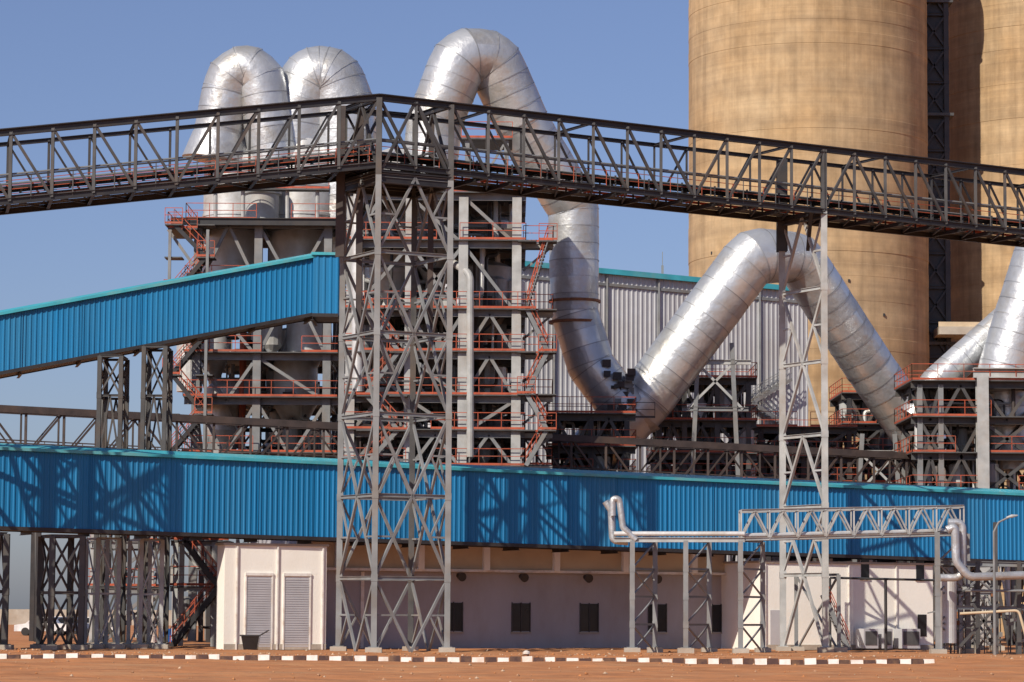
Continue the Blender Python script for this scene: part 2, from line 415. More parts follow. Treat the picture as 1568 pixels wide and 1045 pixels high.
x=k0.x; i=0; xe=P(1418,1014,122).x
while x<xe:
    l=.50+random.uniform(-.05,.05); y=122+random.uniform(-.06,.06); z=random.uniform(-.05,.03)
    vs=[(x+.01,y,-.1),(x+l-.02,y,-.1),(x+l-.02,y+.3,-.1),(x+.01,y+.3,-.1),(x+.02,y+.03,.2+z),(x+l-.03,y+.03,.2+z+random.uniform(-.02,.02)),(x+l-.03,y+.27,.2+z),(x+.02,y+.27,.2+z)]
    b.add(vs,[(3,2,1,0),(4,5,6,7),(0,1,5,4),(1,2,6,5),(2,3,7,6),(3,0,4,7)],WHITE if i%2 else KERBD); x+=l;i+=1
b.done("painted_kerb")
# ------------------------------------------------------------------ white service building (wings run out under the gallery)
e=empty("service_building")
w0=gal(350); w1=gal(1432)
db=(w1-w0); db.z=0; Lb=db.length; db.normalize(); nb_=V((-db.y,db.x,0))
O=V((w0.x,w0.y,0))+nb_*.25
def bp(s,d,z): return O+db*s+nb_*d+Z*z
def s_of(u,d=0):
    lo,hi=-5,Lb+5
    for _ in range(40):
        m_=(lo+hi)/2;q=bp(m_,d,0)
        if CX+F*q.x/q.y<u: lo=m_
        else: hi=m_
    return lo
def bbox(b,s0,s1,d0,d1,z0,z1,m):
    pts=[bp(s,d,z) for z in (z0,z1) for (s,d) in ((s0,d0),(s1,d0),(s1,d1),(s0,d1))]
    b.add(pts,[(3,2,1,0),(4,5,6,7),(0,1,5,4),(1,2,6,5),(2,3,7,6),(3,0,4,7)],m)
sl=s_of(503); sr=s_of(1165); DM=4.6
zg0=gal(430).z-.45; zg1=gal(1300).z-.45
zm=min(zg0,zg1)
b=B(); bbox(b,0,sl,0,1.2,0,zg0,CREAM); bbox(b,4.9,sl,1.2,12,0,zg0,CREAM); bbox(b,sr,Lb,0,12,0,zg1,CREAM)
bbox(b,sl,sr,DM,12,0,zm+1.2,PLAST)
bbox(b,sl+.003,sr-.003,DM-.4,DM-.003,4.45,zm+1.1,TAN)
bbox(b,-.1,sl+.1,-.1,1.3,zg0,zg0+.12,CONC); bbox(b,sr-.1,Lb+.2,-.1,12.2,zg1,zg1+.12,CONC); bbox(b,sl+.11,sr-.11,DM-.8,12.2,zm+1.2,zm+1.35,CONC)
bbox(b,0,sl,-.05,0,0,.3,CONC); bbox(b,sr,Lb,-.05,0,0,.3,CONC)
b.done("walls",e)
b=B()
for u in (381,439):
    s0=s_of(u);s1=s_of(u+38); zt_=3.85
    bbox(b,s0,s1,-.03,.0,.1,zt_,SHUT)
    for k in range(29): bbox(b,s0+.03,s1-.03,-.055,-.03,.15+k*.128,.15+k*.128+.08,SHUT)
    bbox(b,s0-.08,s0,-.08,0,0,zt_+.1,WHITE); bbox(b,s1,s1+.08,-.08,0,0,zt_+.1,WHITE); bbox(b,s0-.08,s1+.08,-.1,0,zt_+.1,zt_+.25,WHITE)
for u in (697,800,904,1008,1105):
    s0=s_of(u-13,DM); s1=s_of(u+13,DM)
    bbox(b,s0,s1,DM-.03,DM,1.0,2.6,BLACK)
    for a,c in ((s0-.06,s0),(s1,s1+.06),((s0+s1)/2-.03,(s0+s1)/2+.03)): bbox(b,a,c,DM-.06,DM,.95,2.65,DARK)
    bbox(b,s0-.1,s1+.1,DM-.1,DM,.88,.96,CONC)
for u in (1325,1409):
    s0=s_of(u-6);s1=s_of(u+6); bbox(b,s0,s1,-.03,0,4.2,5.35,BLACK); bbox(b,s0-.07,s1+.07,-.08,0,4.1,4.2,CONC)
s0=s_of(1405);s1=s_of(1418); bbox(b,s0,s1,-.03,0,.8,2.1,BLACK)
s0=s_of(1180); bbox(b,s0,s0+1,-.03,0,.05,2.3,SHUT)
b.done("openings",e)
b=B()
for u in (520,645,745,852,957,1062,1155):
    s0=s_of(u,DM-.4); bbox(b,s0-.18,s0+.18,DM-.7,DM-.4,4.45,6.3,CREAM)
bbox(b,sl+.01,sr-.01,DM-.62,DM-.4,4.35,4.5,WHITE)
for u in (700,795,893,998):
    a=bp(s_of(u,DM),DM-.45,4.15); b.tube([a,a+nb_*(-.5)-Z*.1],[.16,.26],DARK,12)
bbox(b,s_of(555,DM),s_of(560,DM),DM-.1,DM,0,4.3,WHITE)
for (u,w_) in ((1320,22),(1350,14),(1378,28)):
    s0=s_of(u,-1);s1=s_of(u+w_,-1); bbox(b,s0,s1,-1.2,-.3,.1,1.25,SHUT); bbox(b,s0+.1,s1-.1,-1.23,-1.2,.3,1.1,DECK)
for u in (366,428,497): 
    s0=s_of(u); bbox(b,s0-.04,s0+.04,-.1,-.02,.0,zg0-.05,WHITE)
for u in (1172,1300,1372): 
    s0=s_of(u); bbox(b,s0-.04,s0+.04,-.1,-.02,.0,zg1-.05,WHITE)
b.done("wall_fittings",e)
# ------------------------------------------------------------------ framed process structures
def frame(b,us,Y,dep,vs,mcol,mb,kinds,cw=.5,rails=True,decks=True,zb=0,seed=1,over=.6,nback=2):
    rnd=random.Random(seed); um=(us[0]+us[-1])/2
    xs_=[P(u,600,Y).x for u in us]; zs=sorted([Zh(um,v,Y) for v in vs]); 
    ysr=[Y+dep*i/(nback-1) for i in range(nback)]
    for x in xs_:
        for y in ysr: b.ib(V((x,y,zb)),V((x,y,zs[-1])),cw,cw,mcol,ref=(0,1,0))
    for k,z in enumerate(zs):
        for y in ysr: b.ib(V((xs_[0]-over,y,z)),V((xs_[-1]+over,y,z)),.25,.45,mb)
        for x in xs_: b.ib(V((x,ysr[0]-.2,z)),V((x,ysr[-1]+.2,z)),.25,.4,mb)
        if decks: b.box((xs_[0]-over,Y-over,z+.23),(xs_[-1]+over,Y+dep+over,z+.3),DECK)
        if rails:
            zz_=z+.3; gap=rnd.random()<.5
            xm=xs_[0]+(xs_[-1]-xs_[0])*rnd.uniform(.3,.7) if gap else xs_[-1]+over
            b.rail((xs_[0]-over,Y-over,zz_),(xm,Y-over,zz_)); b.rail((xs_[0]-over,Y+dep+over,zz_),(xs_[-1]+over,Y+dep+over,zz_))
            if gap: b.rail((min(xm+rnd.uniform(1,3),xs_[-1]),Y-over,zz_),(xs_[-1]+over,Y-over,zz_))
            b.rail((xs_[0]-over,Y-over,zz_),(xs_[0]-over,Y+dep+over,zz_)); b.rail((xs_[-1]+over,Y-over,zz_),(xs_[-1]+over,Y+dep+over,zz_))
    lev=[zb]+zs
    for k in range(len(lev)-1):
        for i in range(len(xs_)-1):
            kd=rnd.choice(kinds)
            for y in ysr: brace_panel(b,V((xs_[i],y,lev[k])),V((xs_[i+1],y,lev[k])),V((xs_[i],y,lev[k+1])),V((xs_[i+1],y,lev[k+1])),kd,.22,mb)
        for x in (xs_[0],xs_[-1]): brace_panel(b,V((x,ysr[0],lev[k])),V((x,ysr[-1],lev[k])),V((x,ysr[0],lev[k+1])),V((x,ysr[-1],lev[k+1])),rnd.choice(kinds),.2,mb)
    return xs_,zs
def clutter(b,x0,x1,y0,y1,zs,seed,n=14,ms=None,big=0):
    rnd=random.Random(seed); ms=ms or [GREY,DARK,SILVERL,LIGHT,BROWN]
    for k in range(len(zs)-1):
        za,zb_=zs[k]+.3,zs[k+1]
        for i in range(n):
            m=rnd.choice(ms); x=rnd.uniform(x0,x1);y=rnd.uniform(y0,y1); t=rnd.random()
            if t<.3: b.tube([(x,y,za),(x,y,zb_)],rnd.uniform(.06,.22),m,8)
            elif t<.55:
                z=rnd.uniform(za+.5,zb_-.2); x2=rnd.uniform(x0,x1); r=rnd.uniform(.05,.16)
                b.tube(fillet([(x,y,za),(x,y,z),(x2,y,z),(x2,y,zb_)],.4,3),r,m,8)
            elif t<.72:
                w=rnd.uniform(.3,1.0);h=rnd.uniform(.5,1.6); b.box((x-w/2,y-w/2,za),(x+w/2,y+w/2,za+h),m); b.box((x-w*.3,y-w*.3,za+h),(x+w*.3,y+w*.3,za+h*1.35),GREY)
            elif t<.86:
                r=rnd.uniform(.35,.8);h=min(zb_-za,3)*.8; b.tube([(x,y,za+h*.05),(x,y,za+h*.35),(x,y,za+h),(x,y,za+h*1.08)],[r*.2,r,r,r*.5],rnd.choice([SILVERL,GREY,LIGHT]),14)
            else:
                x2=x+rnd.choice([-1,1])*rnd.uniform(1.5,3); b.beam((x,y,za),(max(x0,min(x1,x2)),y,zb_),.14,.14,m)
        for i in range(big):
            x=rnd.uniform(x0+1.2,x1-1.2); y=rnd.uniform((y0+y1)/2,y1); r=rnd.uniform(.5,1.1); x2=max(x0,min(x1,x+rnd.uniform(-2.5,2.5)))
            if rnd.random()<.5: b.tube([(x,y,za-.2),(x2,y,zb_+.1)],r*.8,rnd.choice([SILVERL,SILVER,LIGHT]),18)
            else: b.tube([(x,y,za),(x,y,za+(zb_-za)*.5),(x,y,zb_-.3),(x,y,zb_)],[r*.3,r*1.3,r*1.3,r*.7],rnd.choice([SILVERL,LIGHT,SILVER2]),20)
def zigzag(b,u0,u1,Y,vs,m):
    zs=sorted([Zh(u0,v,Y) for v in vs]); xa=P(u0,600,Y).x;xb=P(u1,600,Y).x
    for i in range(len(zs)-1):
        p,q=((xa,xb) if i%2==0 else (xb,xa))
        b.stair((p,Y,zs[i]+.3),(q,Y,zs[i+1]+.3),(0,1.1,0),m)
        for x in (xa,xb):
            b.box((x-.6,Y-.2,zs[i+1]+.2),(x+.6,Y+1.3,zs[i+1]+.28),DECK)
        b.rail((q-.6,Y-.2,zs[i+1]+.3),(q+.6,Y-.2,zs[i+1]+.3))
b=B()
vsC=(720,665,612,545,480,375,302)
xs_,zs=frame(b,(536,626,708,790),192,11,vsC,LIGHT,GREY,['V','X','A','\\','/'],.62,seed=4,nback=3)
clutter(b,xs_[0],xs_[-1],193,202,[0]+zs,11,44,big=5)
for (k,i0_,i1_) in ((2,0,1),(4,2,3),(5,0,1),(3,1,2),(1,2,3)):
    b.corr((xs_[i0_],203.2,zs[k]+.3),(xs_[i1_],203.2,zs[k]+.3),(xs_[i0_],203.2,zs[k+1]-.3),(xs_[i1_],203.2,zs[k+1]-.3),HALL,.4,.05)
xr0=P(800,600,193).x; xr1=P(846,600,193).x
for v in (375,480,545,610,665,715):
    z=Zh(820,v,193); b.box((xr0,192.4,z),(xr1,196,z+.1),DECK); b.rail((xr0,192.4,z+.1),(xr1,192.4,z+.1)); b.rail((xr1,192.4,z+.1),(xr1,196,z+.1)); b.ib((xr0,192.4,z-.15),(xr1,192.4,z-.15),.2,.3,LIGHT)
    b.beam((xr0,192.6,z-1.8),(xr1,192.6,z-.1),.15,.15,GREY)
zigzag(b,806,838,191.2,(720,665,610,545,480,375),GREY)
zigzag(b,560,610,190.8,(720,665,612,545,480),GREY)
for u,v0,v1,r in ((600,360,470,1.6),(660,300,430,2.0),(745,400,520,1.8),(680,520,640,1.7),(598,540,650,1.6),(750,330,372,1.5),(610,230,330,1.3)):
    y=197.5; x=P(u,500,y).x; zt_=Zh(u,v0,y); z0=Zh(u,v1,y)
    b.tube([(x,y,z0),(x,y,z0+(zt_-z0)*.45),(x,y,zt_-.5),(x,y,zt_)],[r*.25,r,r,r*.4],random.choice([SILVERL,LIGHT]),24)
# tall riser pipes on the near face
b.tube(fillet([P(548,600,191.4),P(546,330,191.4),P(556,250,191.4),P(600,235,193)],1,4),.38,SILVERL,16)
b.tube(fillet([P(720,700,191.5),P(720,420,191.5),P(690,400,193)],.8,4),.25,LIGHT,12)
zt_=Zh(750,215,196); xa=P(715,300,196).x; xb=P(775,300,196).x
for x in (xa,xb):
    for y in (196,200): b.ib((x,y,zs[-1]),(x,y,zt_),.3,.3,GREY,ref=(0,1,0))
b.box((xa-.4,195.6,zt_),(xb+.4,200.4,zt_+.1),DECK); b.rail((xa-.4,195.6,zt_+.1),(xb+.4,195.6,zt_+.1))
b.beam((xa,196,zs[-1]),(xb,196,zt_),.15,.15,GREY)
b.done("preheater_tower")
b=B()
vsL=(700,615,547,440,345)
xs_,zs=frame(b,(300,393,500),200,11,vsL,GREY,GREY,['V','A','\\'],.55,seed=9,over=.8)
clutter(b,xs_[0]+1,xs_[-1],203,210,[0]+zs[:-1],23,26,[GREY,SILVERL,LIGHT,DARK],big=3)
xa=P(255,500,199).x; xb=P(300,500,199).x
z=Zh(275,352,199); b.box((xa,198.8,z),(xb,204,z+.12),DECK); b.rail((xa,198.8,z+.1),(xb,198.8,z+.1)); b.rail((xa,198.8,z+.1),(xa,204,z+.1)); b.beam((xa,199,z),(xb,199,z-2.8),.2,.2,GREY)
zigzag(b,262,312,198.6,(700,640,580,520,460,400,350),DARK)
for u in (258,316): b.ib((P(u,500,198.4).x,198.4,0),(P(u,500,198.4).x,198.4,Zh(u,352,198.4)),.2,.2,GREY)
b.ib((xs_[0]-1.8,199,zs[-1]+.1),(xs_[-1]+1.2,199,zs[-1]+.1),.3,.5,DARK)
def vessel(b,u,Y,prof,m,n=40):
    x=P(u,400,Y).x
    b.tube([(x,Y,Zh(u,v,Y)) for v,_ in prof],[r*Y/F for _,r in prof],m,n)
for u,r in ((356,46),(462,50)):
    vessel(b,u,206,[(520,12),(430,r*.9),(428,r),(335,r),(334,r*1.03),(330,r*1.03),(329,r),(292,r),(291,r*1.03),(287,r*1.03),(286,r),(250,r*.98),(228,r*.62),(205,r*.45)],SILVERL)
vessel(b,400,203,[(345,26),(300,26),(298,30),(285,30),(283,22),(262,20)],LIGHT)
for u,v,r in ((330,520,26),(455,600,34),(350,640,30),(470,520,30)):
    vessel(b,u,205,[(v+70,6),(v+20,r),(v-45,r),(v-60,r*.6)],SILVERL)
b.box((xs_[0]-.3,200,Zh(400,300,203)),(xs_[-1],201,Zh(400,300,203)+.1),DECK); b.rail((xs_[0]-.3,200,Zh(400,300,203)+.1),(xs_[-1],200,Zh(400,300,203)+.1))
for u in (330,372,440,486): b.tube([P(u,345,200.5),P(u,292,200.5)],.14,LIGHT,8)
b.tube([(P(372,560,204).x,204,Zh(372,700,204)),(P(372,560,204).x,204,Zh(372,480,204))],.25,RED,10)
b.tube([P(290,600,203),P(290,480,203)],.9,SILVERL,18)
b.done("filter_tower")
b=B(); b.duct([P(330,225,205),P(346,142,205),P(358,108,205),P(396,110,205),P(420,250,205)],1.72,SILVER,.8,nb=1)
b.tube([P(328,245,205),P(333,205,205)],[2.3,1.75],SILVER2,40); b.done("gooseneck_duct")
b=B(); b.duct([P(452,245,207),P(462,160,207),P(480,120,207),P(508,122,207),P(526,170,207),P(526,430,207)],2.35,SILVER,2.6,nb=3); 
b.tube([P(446,280,207),P(450,235,207)],[3.0,2.4],SILVER2,40); b.done("gooseneck_duct")
b=B(); b.duct([P(648,330,204),P(666,185,204),P(706,86,204),P(754,90,205),P(800,190,206),P(878,318,208),P(880,480,208),P(905,560,208),P(958,630,208)],lambda t:1.97 if t<.45 else (1.97-.35*(t-.45)*2 if t<.7 else 1.72),SILVER,.8,nb=1)
for v in (460,492): 
    b.tube([P(880,v,208),P(880,v+4,208)],1.87,RUST,28)
b.done("crossover_duct")
b=B(); b.duct([P(880,725,209),P(990,610,209),P(1152,392,209),P(1222,394,211),P(1330,560,215),P(1460,745,219)],lambda t:2.0 if t<.5 else 1.85,SILVER,1.6,nb=2)
b.tube([P(955,660,209),P(975,632,209)],[1.2,2.05],SILVER2,24)
b.done("diagonal_duct")
b=B()
j=P(948,588,206.5)
for i in range(34):
    a=j+V((random.uniform(-.9,.9),random.uniform(-.8,.8),random.uniform(-1.8,1.5))); w=random.uniform(.08,.32)
    b.box(a-V((w,.2,w*.7)),a+V((w,.2,w)),random.choice([DARK,BROWN,GREY]))
b.beam(j-Z*6,j,.3,.3,DARK); b.beam(j-V((2,0,5)),j+V((1,0,0)),.2,.2,GREY)
b.rail(j+V((-2,-1,-2.5)),j+V((2.5,-1,-2.5)),DARK)
b.done("duct_damper")
b=B()
for u,v in ((1095,500),(1345,640)):
    a=P(u,v,209 if u<1200 else 215.5); y=a.y
    for s in (-1,1):
        b.ib(V((a.x+s*2.2,y,0)),a+V((s*1.2,0,-1.2)),.3,.3,GREY); b.beam(V((a.x-s*2.0,y,a.z-6)),V((a.x+s*1.5,y,a.z-2.5)),.18,.18,LIGHT)
    b.ib(a+V((-2.6,0,-2.6)),a+V((2.6,0,-2.6)),.3,.35,LIGHT); b.ib(V((a.x-2.4,y,a.z-6)),V((a.x+2.4,y,a.z-6)),.3,.3,GREY)
b.done("duct_support_frame")
def proc(us,Y,dep,vs,seed,mcol=GREY,n=16,kinds=('X','A','V')):
    b=B(); xs_,zs=frame(b,us,Y,dep,vs,mcol,MID,list(kinds),.36,seed=seed); clutter(b,xs_[0],xs_[-1],Y+.5,Y+dep-.5,[0]+zs,seed+50,n,big=1); return b,xs_,zs
b,_,_=proc((852,905,960),200,8,(735,690,640),3,DARK,22); b.done("mill_structure")
b,_,_=proc((1010,1048,1098,1146),214,7,(740,700,650,585),5,MID,26); b.done("mill_structure")
b,_,_=proc((1165,1230,1300),220,8,(745,705,660),6,BROWN,26); b.done("mill_structure")
b,_,_=proc((1300,1350,1400),226,8,(745,700,655,608),8,DARK,20); b.done("mill_structure")
b,xs_,zs=proc((1408,1440,1502,1580),200,8,(760,700,645,590),12,GREY,26)
for x in (xs_[2],): b.ib((x,199.5,0),(x,199.5,zs[-1]+.6),.8,.7,LIGHT)
b.ib((xs_[2]-.6,199.5,zs[-1]+.8),(xs_[3],199.5,zs[-1]+.8),.6,.7,LIGHT)
b.done("bucket_elevator_structure")
b=B(); b.duct([P(1400,640,206),P(1432,588,206),P(1530,500,207),P(1640,400,208)],1.15,SILVER,2,nb=3); b.done("exhaust_duct")
b=B(); b.duct([P(1548,720,204),P(1538,570,204),P(1585,420,204),P(1620,300,204)],1.9,SILVER,2,nb=2); b.done("exhaust_duct")
# ------------------------------------------------------------------ hall
e=empty("process_hall")
b=B(); h0=P(800,405,243);h1=P(1237,447,256); a=V((h0.x,h0.y,0));c=V((h1.x,h1.y,0))
a=a-(c-a)*.12
zl=h0.z; zr=h1.z
dn=(c-a).normalized(); nn=V((-dn.y,dn.x,0))
b.corr(a,c,a+Z*zl,c+Z*zr,HALL,.45,.06); b.corr(c,c+nn*30,c+Z*zr,c+nn*30+Z*zr,HALL,.45,.06)
b.corr(a+nn*30,a,a+nn*30+Z*zl,a+Z*zl,HALL,.45,.06); b.corr(c+nn*30,a+nn*30,c+nn*30+Z*zr,a+nn*30+Z*zl,HALL,.45,.06)
b.done("walls",e); b=B()
b.quad(a-nn*.4+Z*(zl+.1),c-nn*.4+Z*(zr+.1),c+nn*15+Z*(zr+1.6),a+nn*15+Z*(zl+1.6),CYAN)
b.quad(a+nn*30.4+Z*(zl+.1),c+nn*30.4+Z*(zr+.1),c+nn*15+Z*(zr+1.6),a+nn*15+Z*(zl+1.6),CYAN)
b.beam(a-nn*.3+Z*(zl+.1),c-nn*.3+Z*(zr+.1),.3,.45,CYAN)
b.beam(a-nn*.12+Z*(zl-1.0),c-nn*.12+Z*(zr-1.0),.1,.25,GREY)
b.done("roof",e); b=B()
for t_ in (.2,.36,.52,.68,.84):
    q=a.lerp(c,t_)-nn*.16; b.beam(q,q+Z*(zl-.5),.16,.16,GREY)
q0=a.lerp(c,.86)-nn*1.2
for k in range(4):
    z=16+k*2.2; s=1 if k%2 else -1
    b.stair(q0+dn*(-2*s)+Z*(z-2.2),q0+dn*(2*s)+Z*z,nn*.9,GREY,GREY)
q=a.lerp(c,.57)+nn*2+Z*zl; b.beam(q,q+Z*2.2,.06,.06,GREY); b.beam(q,q+V((0,0,1)),.2,.2,GREY)
b.done("wall_fittings",e)
# ------------------------------------------------------------------ silos
def silo_mat():
    m=bpy.data.materials.new("silo_concrete"); m.use_nodes=True; nt=m.node_tree;N=nt.nodes;L=nt.links
    bs=N["Principled BSDF"]; bs.inputs["Roughness"].default_value=.95
    tc=N.new("ShaderNodeTexCoord")
    def nz(sc,stretch,det=6):
        mp=N.new("ShaderNodeMapping"); mp.inputs["Scale"].default_value=stretch; L.new(tc.outputs["Object"],mp.inputs[0])
        n=N.new("ShaderNodeTexNoise"); n.inputs["Scale"].default_value=sc; n.inputs["Detail"].default_value=det; n.inputs["Roughness"].default_value=.65; L.new(mp.outputs[0],n.inputs["Vector"]); return n.outputs["Fac"]
    def ramp(f,c0,c1,p0=.3,p1=.7):
        r=N.new("ShaderNodeValToRGB"); r.color_ramp.elements[0].position=p0;r.color_ramp.elements[1].position=p1
        r.color_ramp.elements[0].color=(*c0,1);r.color_ramp.elements[1].color=(*c1,1); L.new(f,r.inputs[0]); return r.outputs[0]
    def mix(k,a,b,f):
        x=N.new("ShaderNodeMixRGB"); x.blend_type=k; x.inputs[0].default_value=f
        L.new(a,x.inputs[1]);L.new(b,x.inputs[2]); return x.outputs[0]
    base=ramp(nz(.10,(1,1,1)),(.49,.315,.155),(.51,.375,.225))
    band=ramp(nz(1.0,(.03,.03,1.0),8),(.74,.74,.76),(1.06,1.06,1.05))
    streak=ramp(nz(1.0,(1,1,.035),9),(.66,.65,.64),(1.03,1.03,1.03),.32,.58)
    stain=ramp(nz(.7,(1,1,.7),12),(.74,.73,.72),(1.06,1.06,1.06),.34,.66)
    c=mix('MULTIPLY',base,band,1.0); c=mix('MULTIPLY',c,streak,.75); c=mix('MULTIPLY',c,stain,.85)
    L.new(c,bs.inputs["Base Color"])
    bp_=N.new("ShaderNodeBump"); bp_.inputs["Strength"].default_value=.3; L.new(nz(2,(.3,.3,2),8),bp_.inputs["Height"]); L.new(bp_.outputs[0],bs.inputs["Normal"])
    return m
SILO=silo_mat()
def silo(name,u,Y,rpx,top=75):
    r=rpx*Y/F; x=P(u,300,Y).x; b=B(); z=0
    path=[];rs=[]
    while z<top:
        path+=[(0,0,z),(0,0,z+1.21)]; j=random.uniform(-.022,.022); rs+=[r+j,r+j]; z+=1.235
    b.tube(path,rs,SILO,128)
    b.tube([(0,0,top),(0,0,top+1.5),(0,0,top+4)],[r+.6,r+.6,r*.3],CONC,64)
    for k in range(8):
        a=random.uniform(math.pi*1.1,math.pi*1.9); zz_=random.uniform(18,55)
        q=V((math.cos(a)*r,math.sin(a)*r,zz_)); b.box(q-V((.1,.1,.14)),q+V((.1,.1,.14)),DARK)
    o=b.done(name); o.location=(x,Y,0); return x,r
silo("concrete_silo",1237,300,184)
silo("concrete_silo",1622,314,186)
b=B(); x0=P(1418,300,296).x; x1=P(1437,300,296).x
lattice_tower(b,[(x0+.3,300),(x1+1.5,300),(x1+1.5,303),(x0+.3,303)],[i*3.6 for i in range(21)],['X'],.5,.2,[DARK])
b.box((x0+.6,300.3,0),(x1+1.2,302.7,74),DARK)
for z in range(6,74,12): b.box((x0,299.5,z),(x1+2.2,304,z+.3),MID)
b.done("silo_lift_shaft")
b=B(); q=P(1438,512,296); b.box((q.x,296,q.z),(q.x+5.2,302,q.z+.8),CONC); b.box((q.x,296.2,q.z+.8),(q.x+5.2,296.4,q.z+1.3),TAN); b.ib((q.x+4,297,0),(q.x+4,297,q.z),.6,.6,GREY); b.done("silo_platform")
# ------------------------------------------------------------------ pipe rack front right
def leg_pair(b,u0,u1,Y0,Y1,v,m):
    a=P(u0,940,Y0);c=P(u1,940,Y1); zt_=Zh(u0,v,Y0)
    lattice_tower(b,[(a.x,a.y),(c.x,c.y)],[zt_*i/4 for i in range(5)],['X','/'],.25,.08,[m])
b=B()
for u0,u1 in ((968,1003),(1050,1086),(1134,1168)): leg_pair(b,u0,u1,154,157,828,TWR)
r0=P(940,824,154);r1=P(1140,824,154)
b.ib(r0+Z*-.1,r1-Z*.1,.2,.25,LIGHT)
b.tube([r0+Z*.22,r1+Z*.22],.13,SILVERL,12); b.tube([r0+Z*.2+V((0,.5,0)),r1+Z*.2+V((0,.5,0))],.1,SILVERL,12)
t0=P(1135,826,154);t1=P(1476,818,158); H=1.5; W=V((0,1.3,0))
n=16
for o in (V((0,0,0)),W):
    b.ib(t0+o,t1+o,.13,.16,LIGHT); b.ib(t0+o+Z*H,t1+o+Z*H,.13,.16,LIGHT)
    for i in range(n+1):
        a=t0.lerp(t1,i/n)+o
        if i%2==0: b.beam(a,a+Z*H,.08,.08,LIGHT)
        if i<n:
            c=t0.lerp(t1,(i+1)/n)+o
            b.beam(a+(Z*H if i%2 else Z*0),c+(Z*0 if i%2 else Z*H),.08,.08,LIGHT)
for i in range(n+1):
    a=t0.lerp(t1,i/n); b.beam(a,a+W,.08,.08,LIGHT); b.beam(a+Z*H,a+W+Z*H,.08,.08,LIGHT)
for k,f in enumerate((.2,.5,.8)): b.tube([t0+W*f+Z*.2,t1+W*f+Z*.2],.12,(SILVERL,LIGHT,SILVERL)[k],10)
b.tube(fillet([P(974,827,154),P(954,808,154),P(948,764,154),P(938,764,154),P(938,790,154)],.25,4),.17,SILVER2,16)
b.tube(fillet([P(962,830,154.4),P(938,828,154.4),P(936,782,154.4),P(927,768,154.4)],.3,4),.19,SILVER2,16)
leg_pair(b,1436,1482,156,159,815,TWR)
b.done("pipe_rack")
b=B()
b.tube(fillet([P(1450,812,155),P(1462,806,155),P(1464,860,155),P(1484,884,155),P(1600,880,156)],.6,5),.22,SILVER2,16)
b.tube(fillet([P(1452,800,155.5),P(1474,800,155.5),P(1474,885,155.5),P(1440,885,155.5)],.5,5),.2,SILVER2,16)
b.tube([P(1452,890,157),P(1452,985,157)],[.45,.45],SILVERL,20)
b.tube([P(1440,905,156),P(1440,1000,156)],.12,LIGHT,10)
b.tube([P(1478,905,156),P(1600,905,156)],.07,TWR,10)
b.tube(fillet([P(1470,940,155),P(1560,935,155),P(1575,990,155)],.3,4),.07,TAN,10)
for u in (1497,1524,1560): b.ib(V((P(u,940,157).x,157,0)),P(u,800 if u==1524 else 860,157),.22,.22,MID)
b.ib(P(1440,862,157),P(1600,866,157),.2,.25,GREY); b.ib(P(1440,930,157),P(1600,932,157),.15,.2,GREY)
b.beam(P(1470,990,156),P(1530,925,156),.14,.14,MID); b.beam(P(1530,990,156),P(1490,925,156),.14,.14,MID)
for i in range(40):
    u=random.uniform(1438,1580);v=random.uniform(890,985);a=P(u,v,random.uniform(157,161));w=random.uniform(.05,.2)
    b.box(a-V((w,.1,w)),a+V((w,.1,w)),random.choice([GREY,LIGHT,RUST,MID])); b.beam(a,V((a.x,a.y,0)),.05,.05,MID)
    if i%3==0: b.beam(a,a+V((random.uniform(-2,2),0,random.uniform(-.3,.3))),.07,.07,random.choice([MID,TWR]))
b.stair((P(1300,940,168).x,168,.0),(P(1262,940,168).x,168,3.2),(0,1,0),GREY)
b.done("pipe_manifold")
b=B(); x=P(1523,940,150).x
b.tube([(x,150,0),(x,150,Zh(1523,815,150)),(x+.25,150,Zh(1523,800,150)),(x+.8,150,Zh(1523,792,150))],[.09,.06,.05,.05],GREY,10)
q=V((x+.95,150,Zh(1523,791,150))); b.tube([q-V((.3,0,.06)),q+V((0,0,.02)),q+V((.3,0,.06))],[.04,.09,.03],LIGHT,10); b.done("street_lamp")
b=B(); yf=gal(1356).y-2.5
a=P(1271,885,yf);c=P(1356,888,yf)
b.tube([V((a.x,yf,0)),a],.07,DARK,8); b.tube([V((c.x,yf,0)),c],.09,DARK,8); b.tube([a,P(1440,889,yf)],.07,DARK,8); b.tube([P(1440,889,yf),V((P(1440,889,yf).x,yf,0))],.07,DARK,8); b.done("cable_frame")
b=B(); zz=[Zh(300,v,166) for v in (985,900,830,770)]
xa=P(268,940,166).x;xb=P(327,940,166).x
for x in (xa,xb):
    for y in (166,169): b.ib((x,y,0),(x,y,zz[-1]+3),.28,.28,LIGHT)
for i,z in enumerate(zz[1:]):
    b.box((xa-.3,165.8,z),(xb+.8,169.2,z+.08),DECK); b.rail((xa-.3,165.8,z+.1),(xb+.8,165.8,z+.1)); b.ib((xa-.3,166,z-.12),(xb+.8,166,z-.12),.15,.22,LIGHT)
sx=[P(u,940,165).x for u in (262,335,280)]
b.stair((sx[0],164.8,0),(sx[1],164.8,zz[1]),(0,1,0),DARK); b.stair((sx[1],164.8,zz[1]),(sx[2],164.8,zz[2]),(0,1,0),DARK); b.stair((sx[2],164.8,zz[2]),(sx[1],164.8,zz[3]),(0,1,0),DARK)
b.beam((xa,166,0),(xb,166,zz[1]),.12,.12,LIGHT); b.beam((xb,166,zz[1]),(xa,166,zz[2]),.12,.12,LIGHT)
clutter(b,xa-1,xb,170,174,[0]+zz[1:],77,8)
b.done("access_stair_tower")
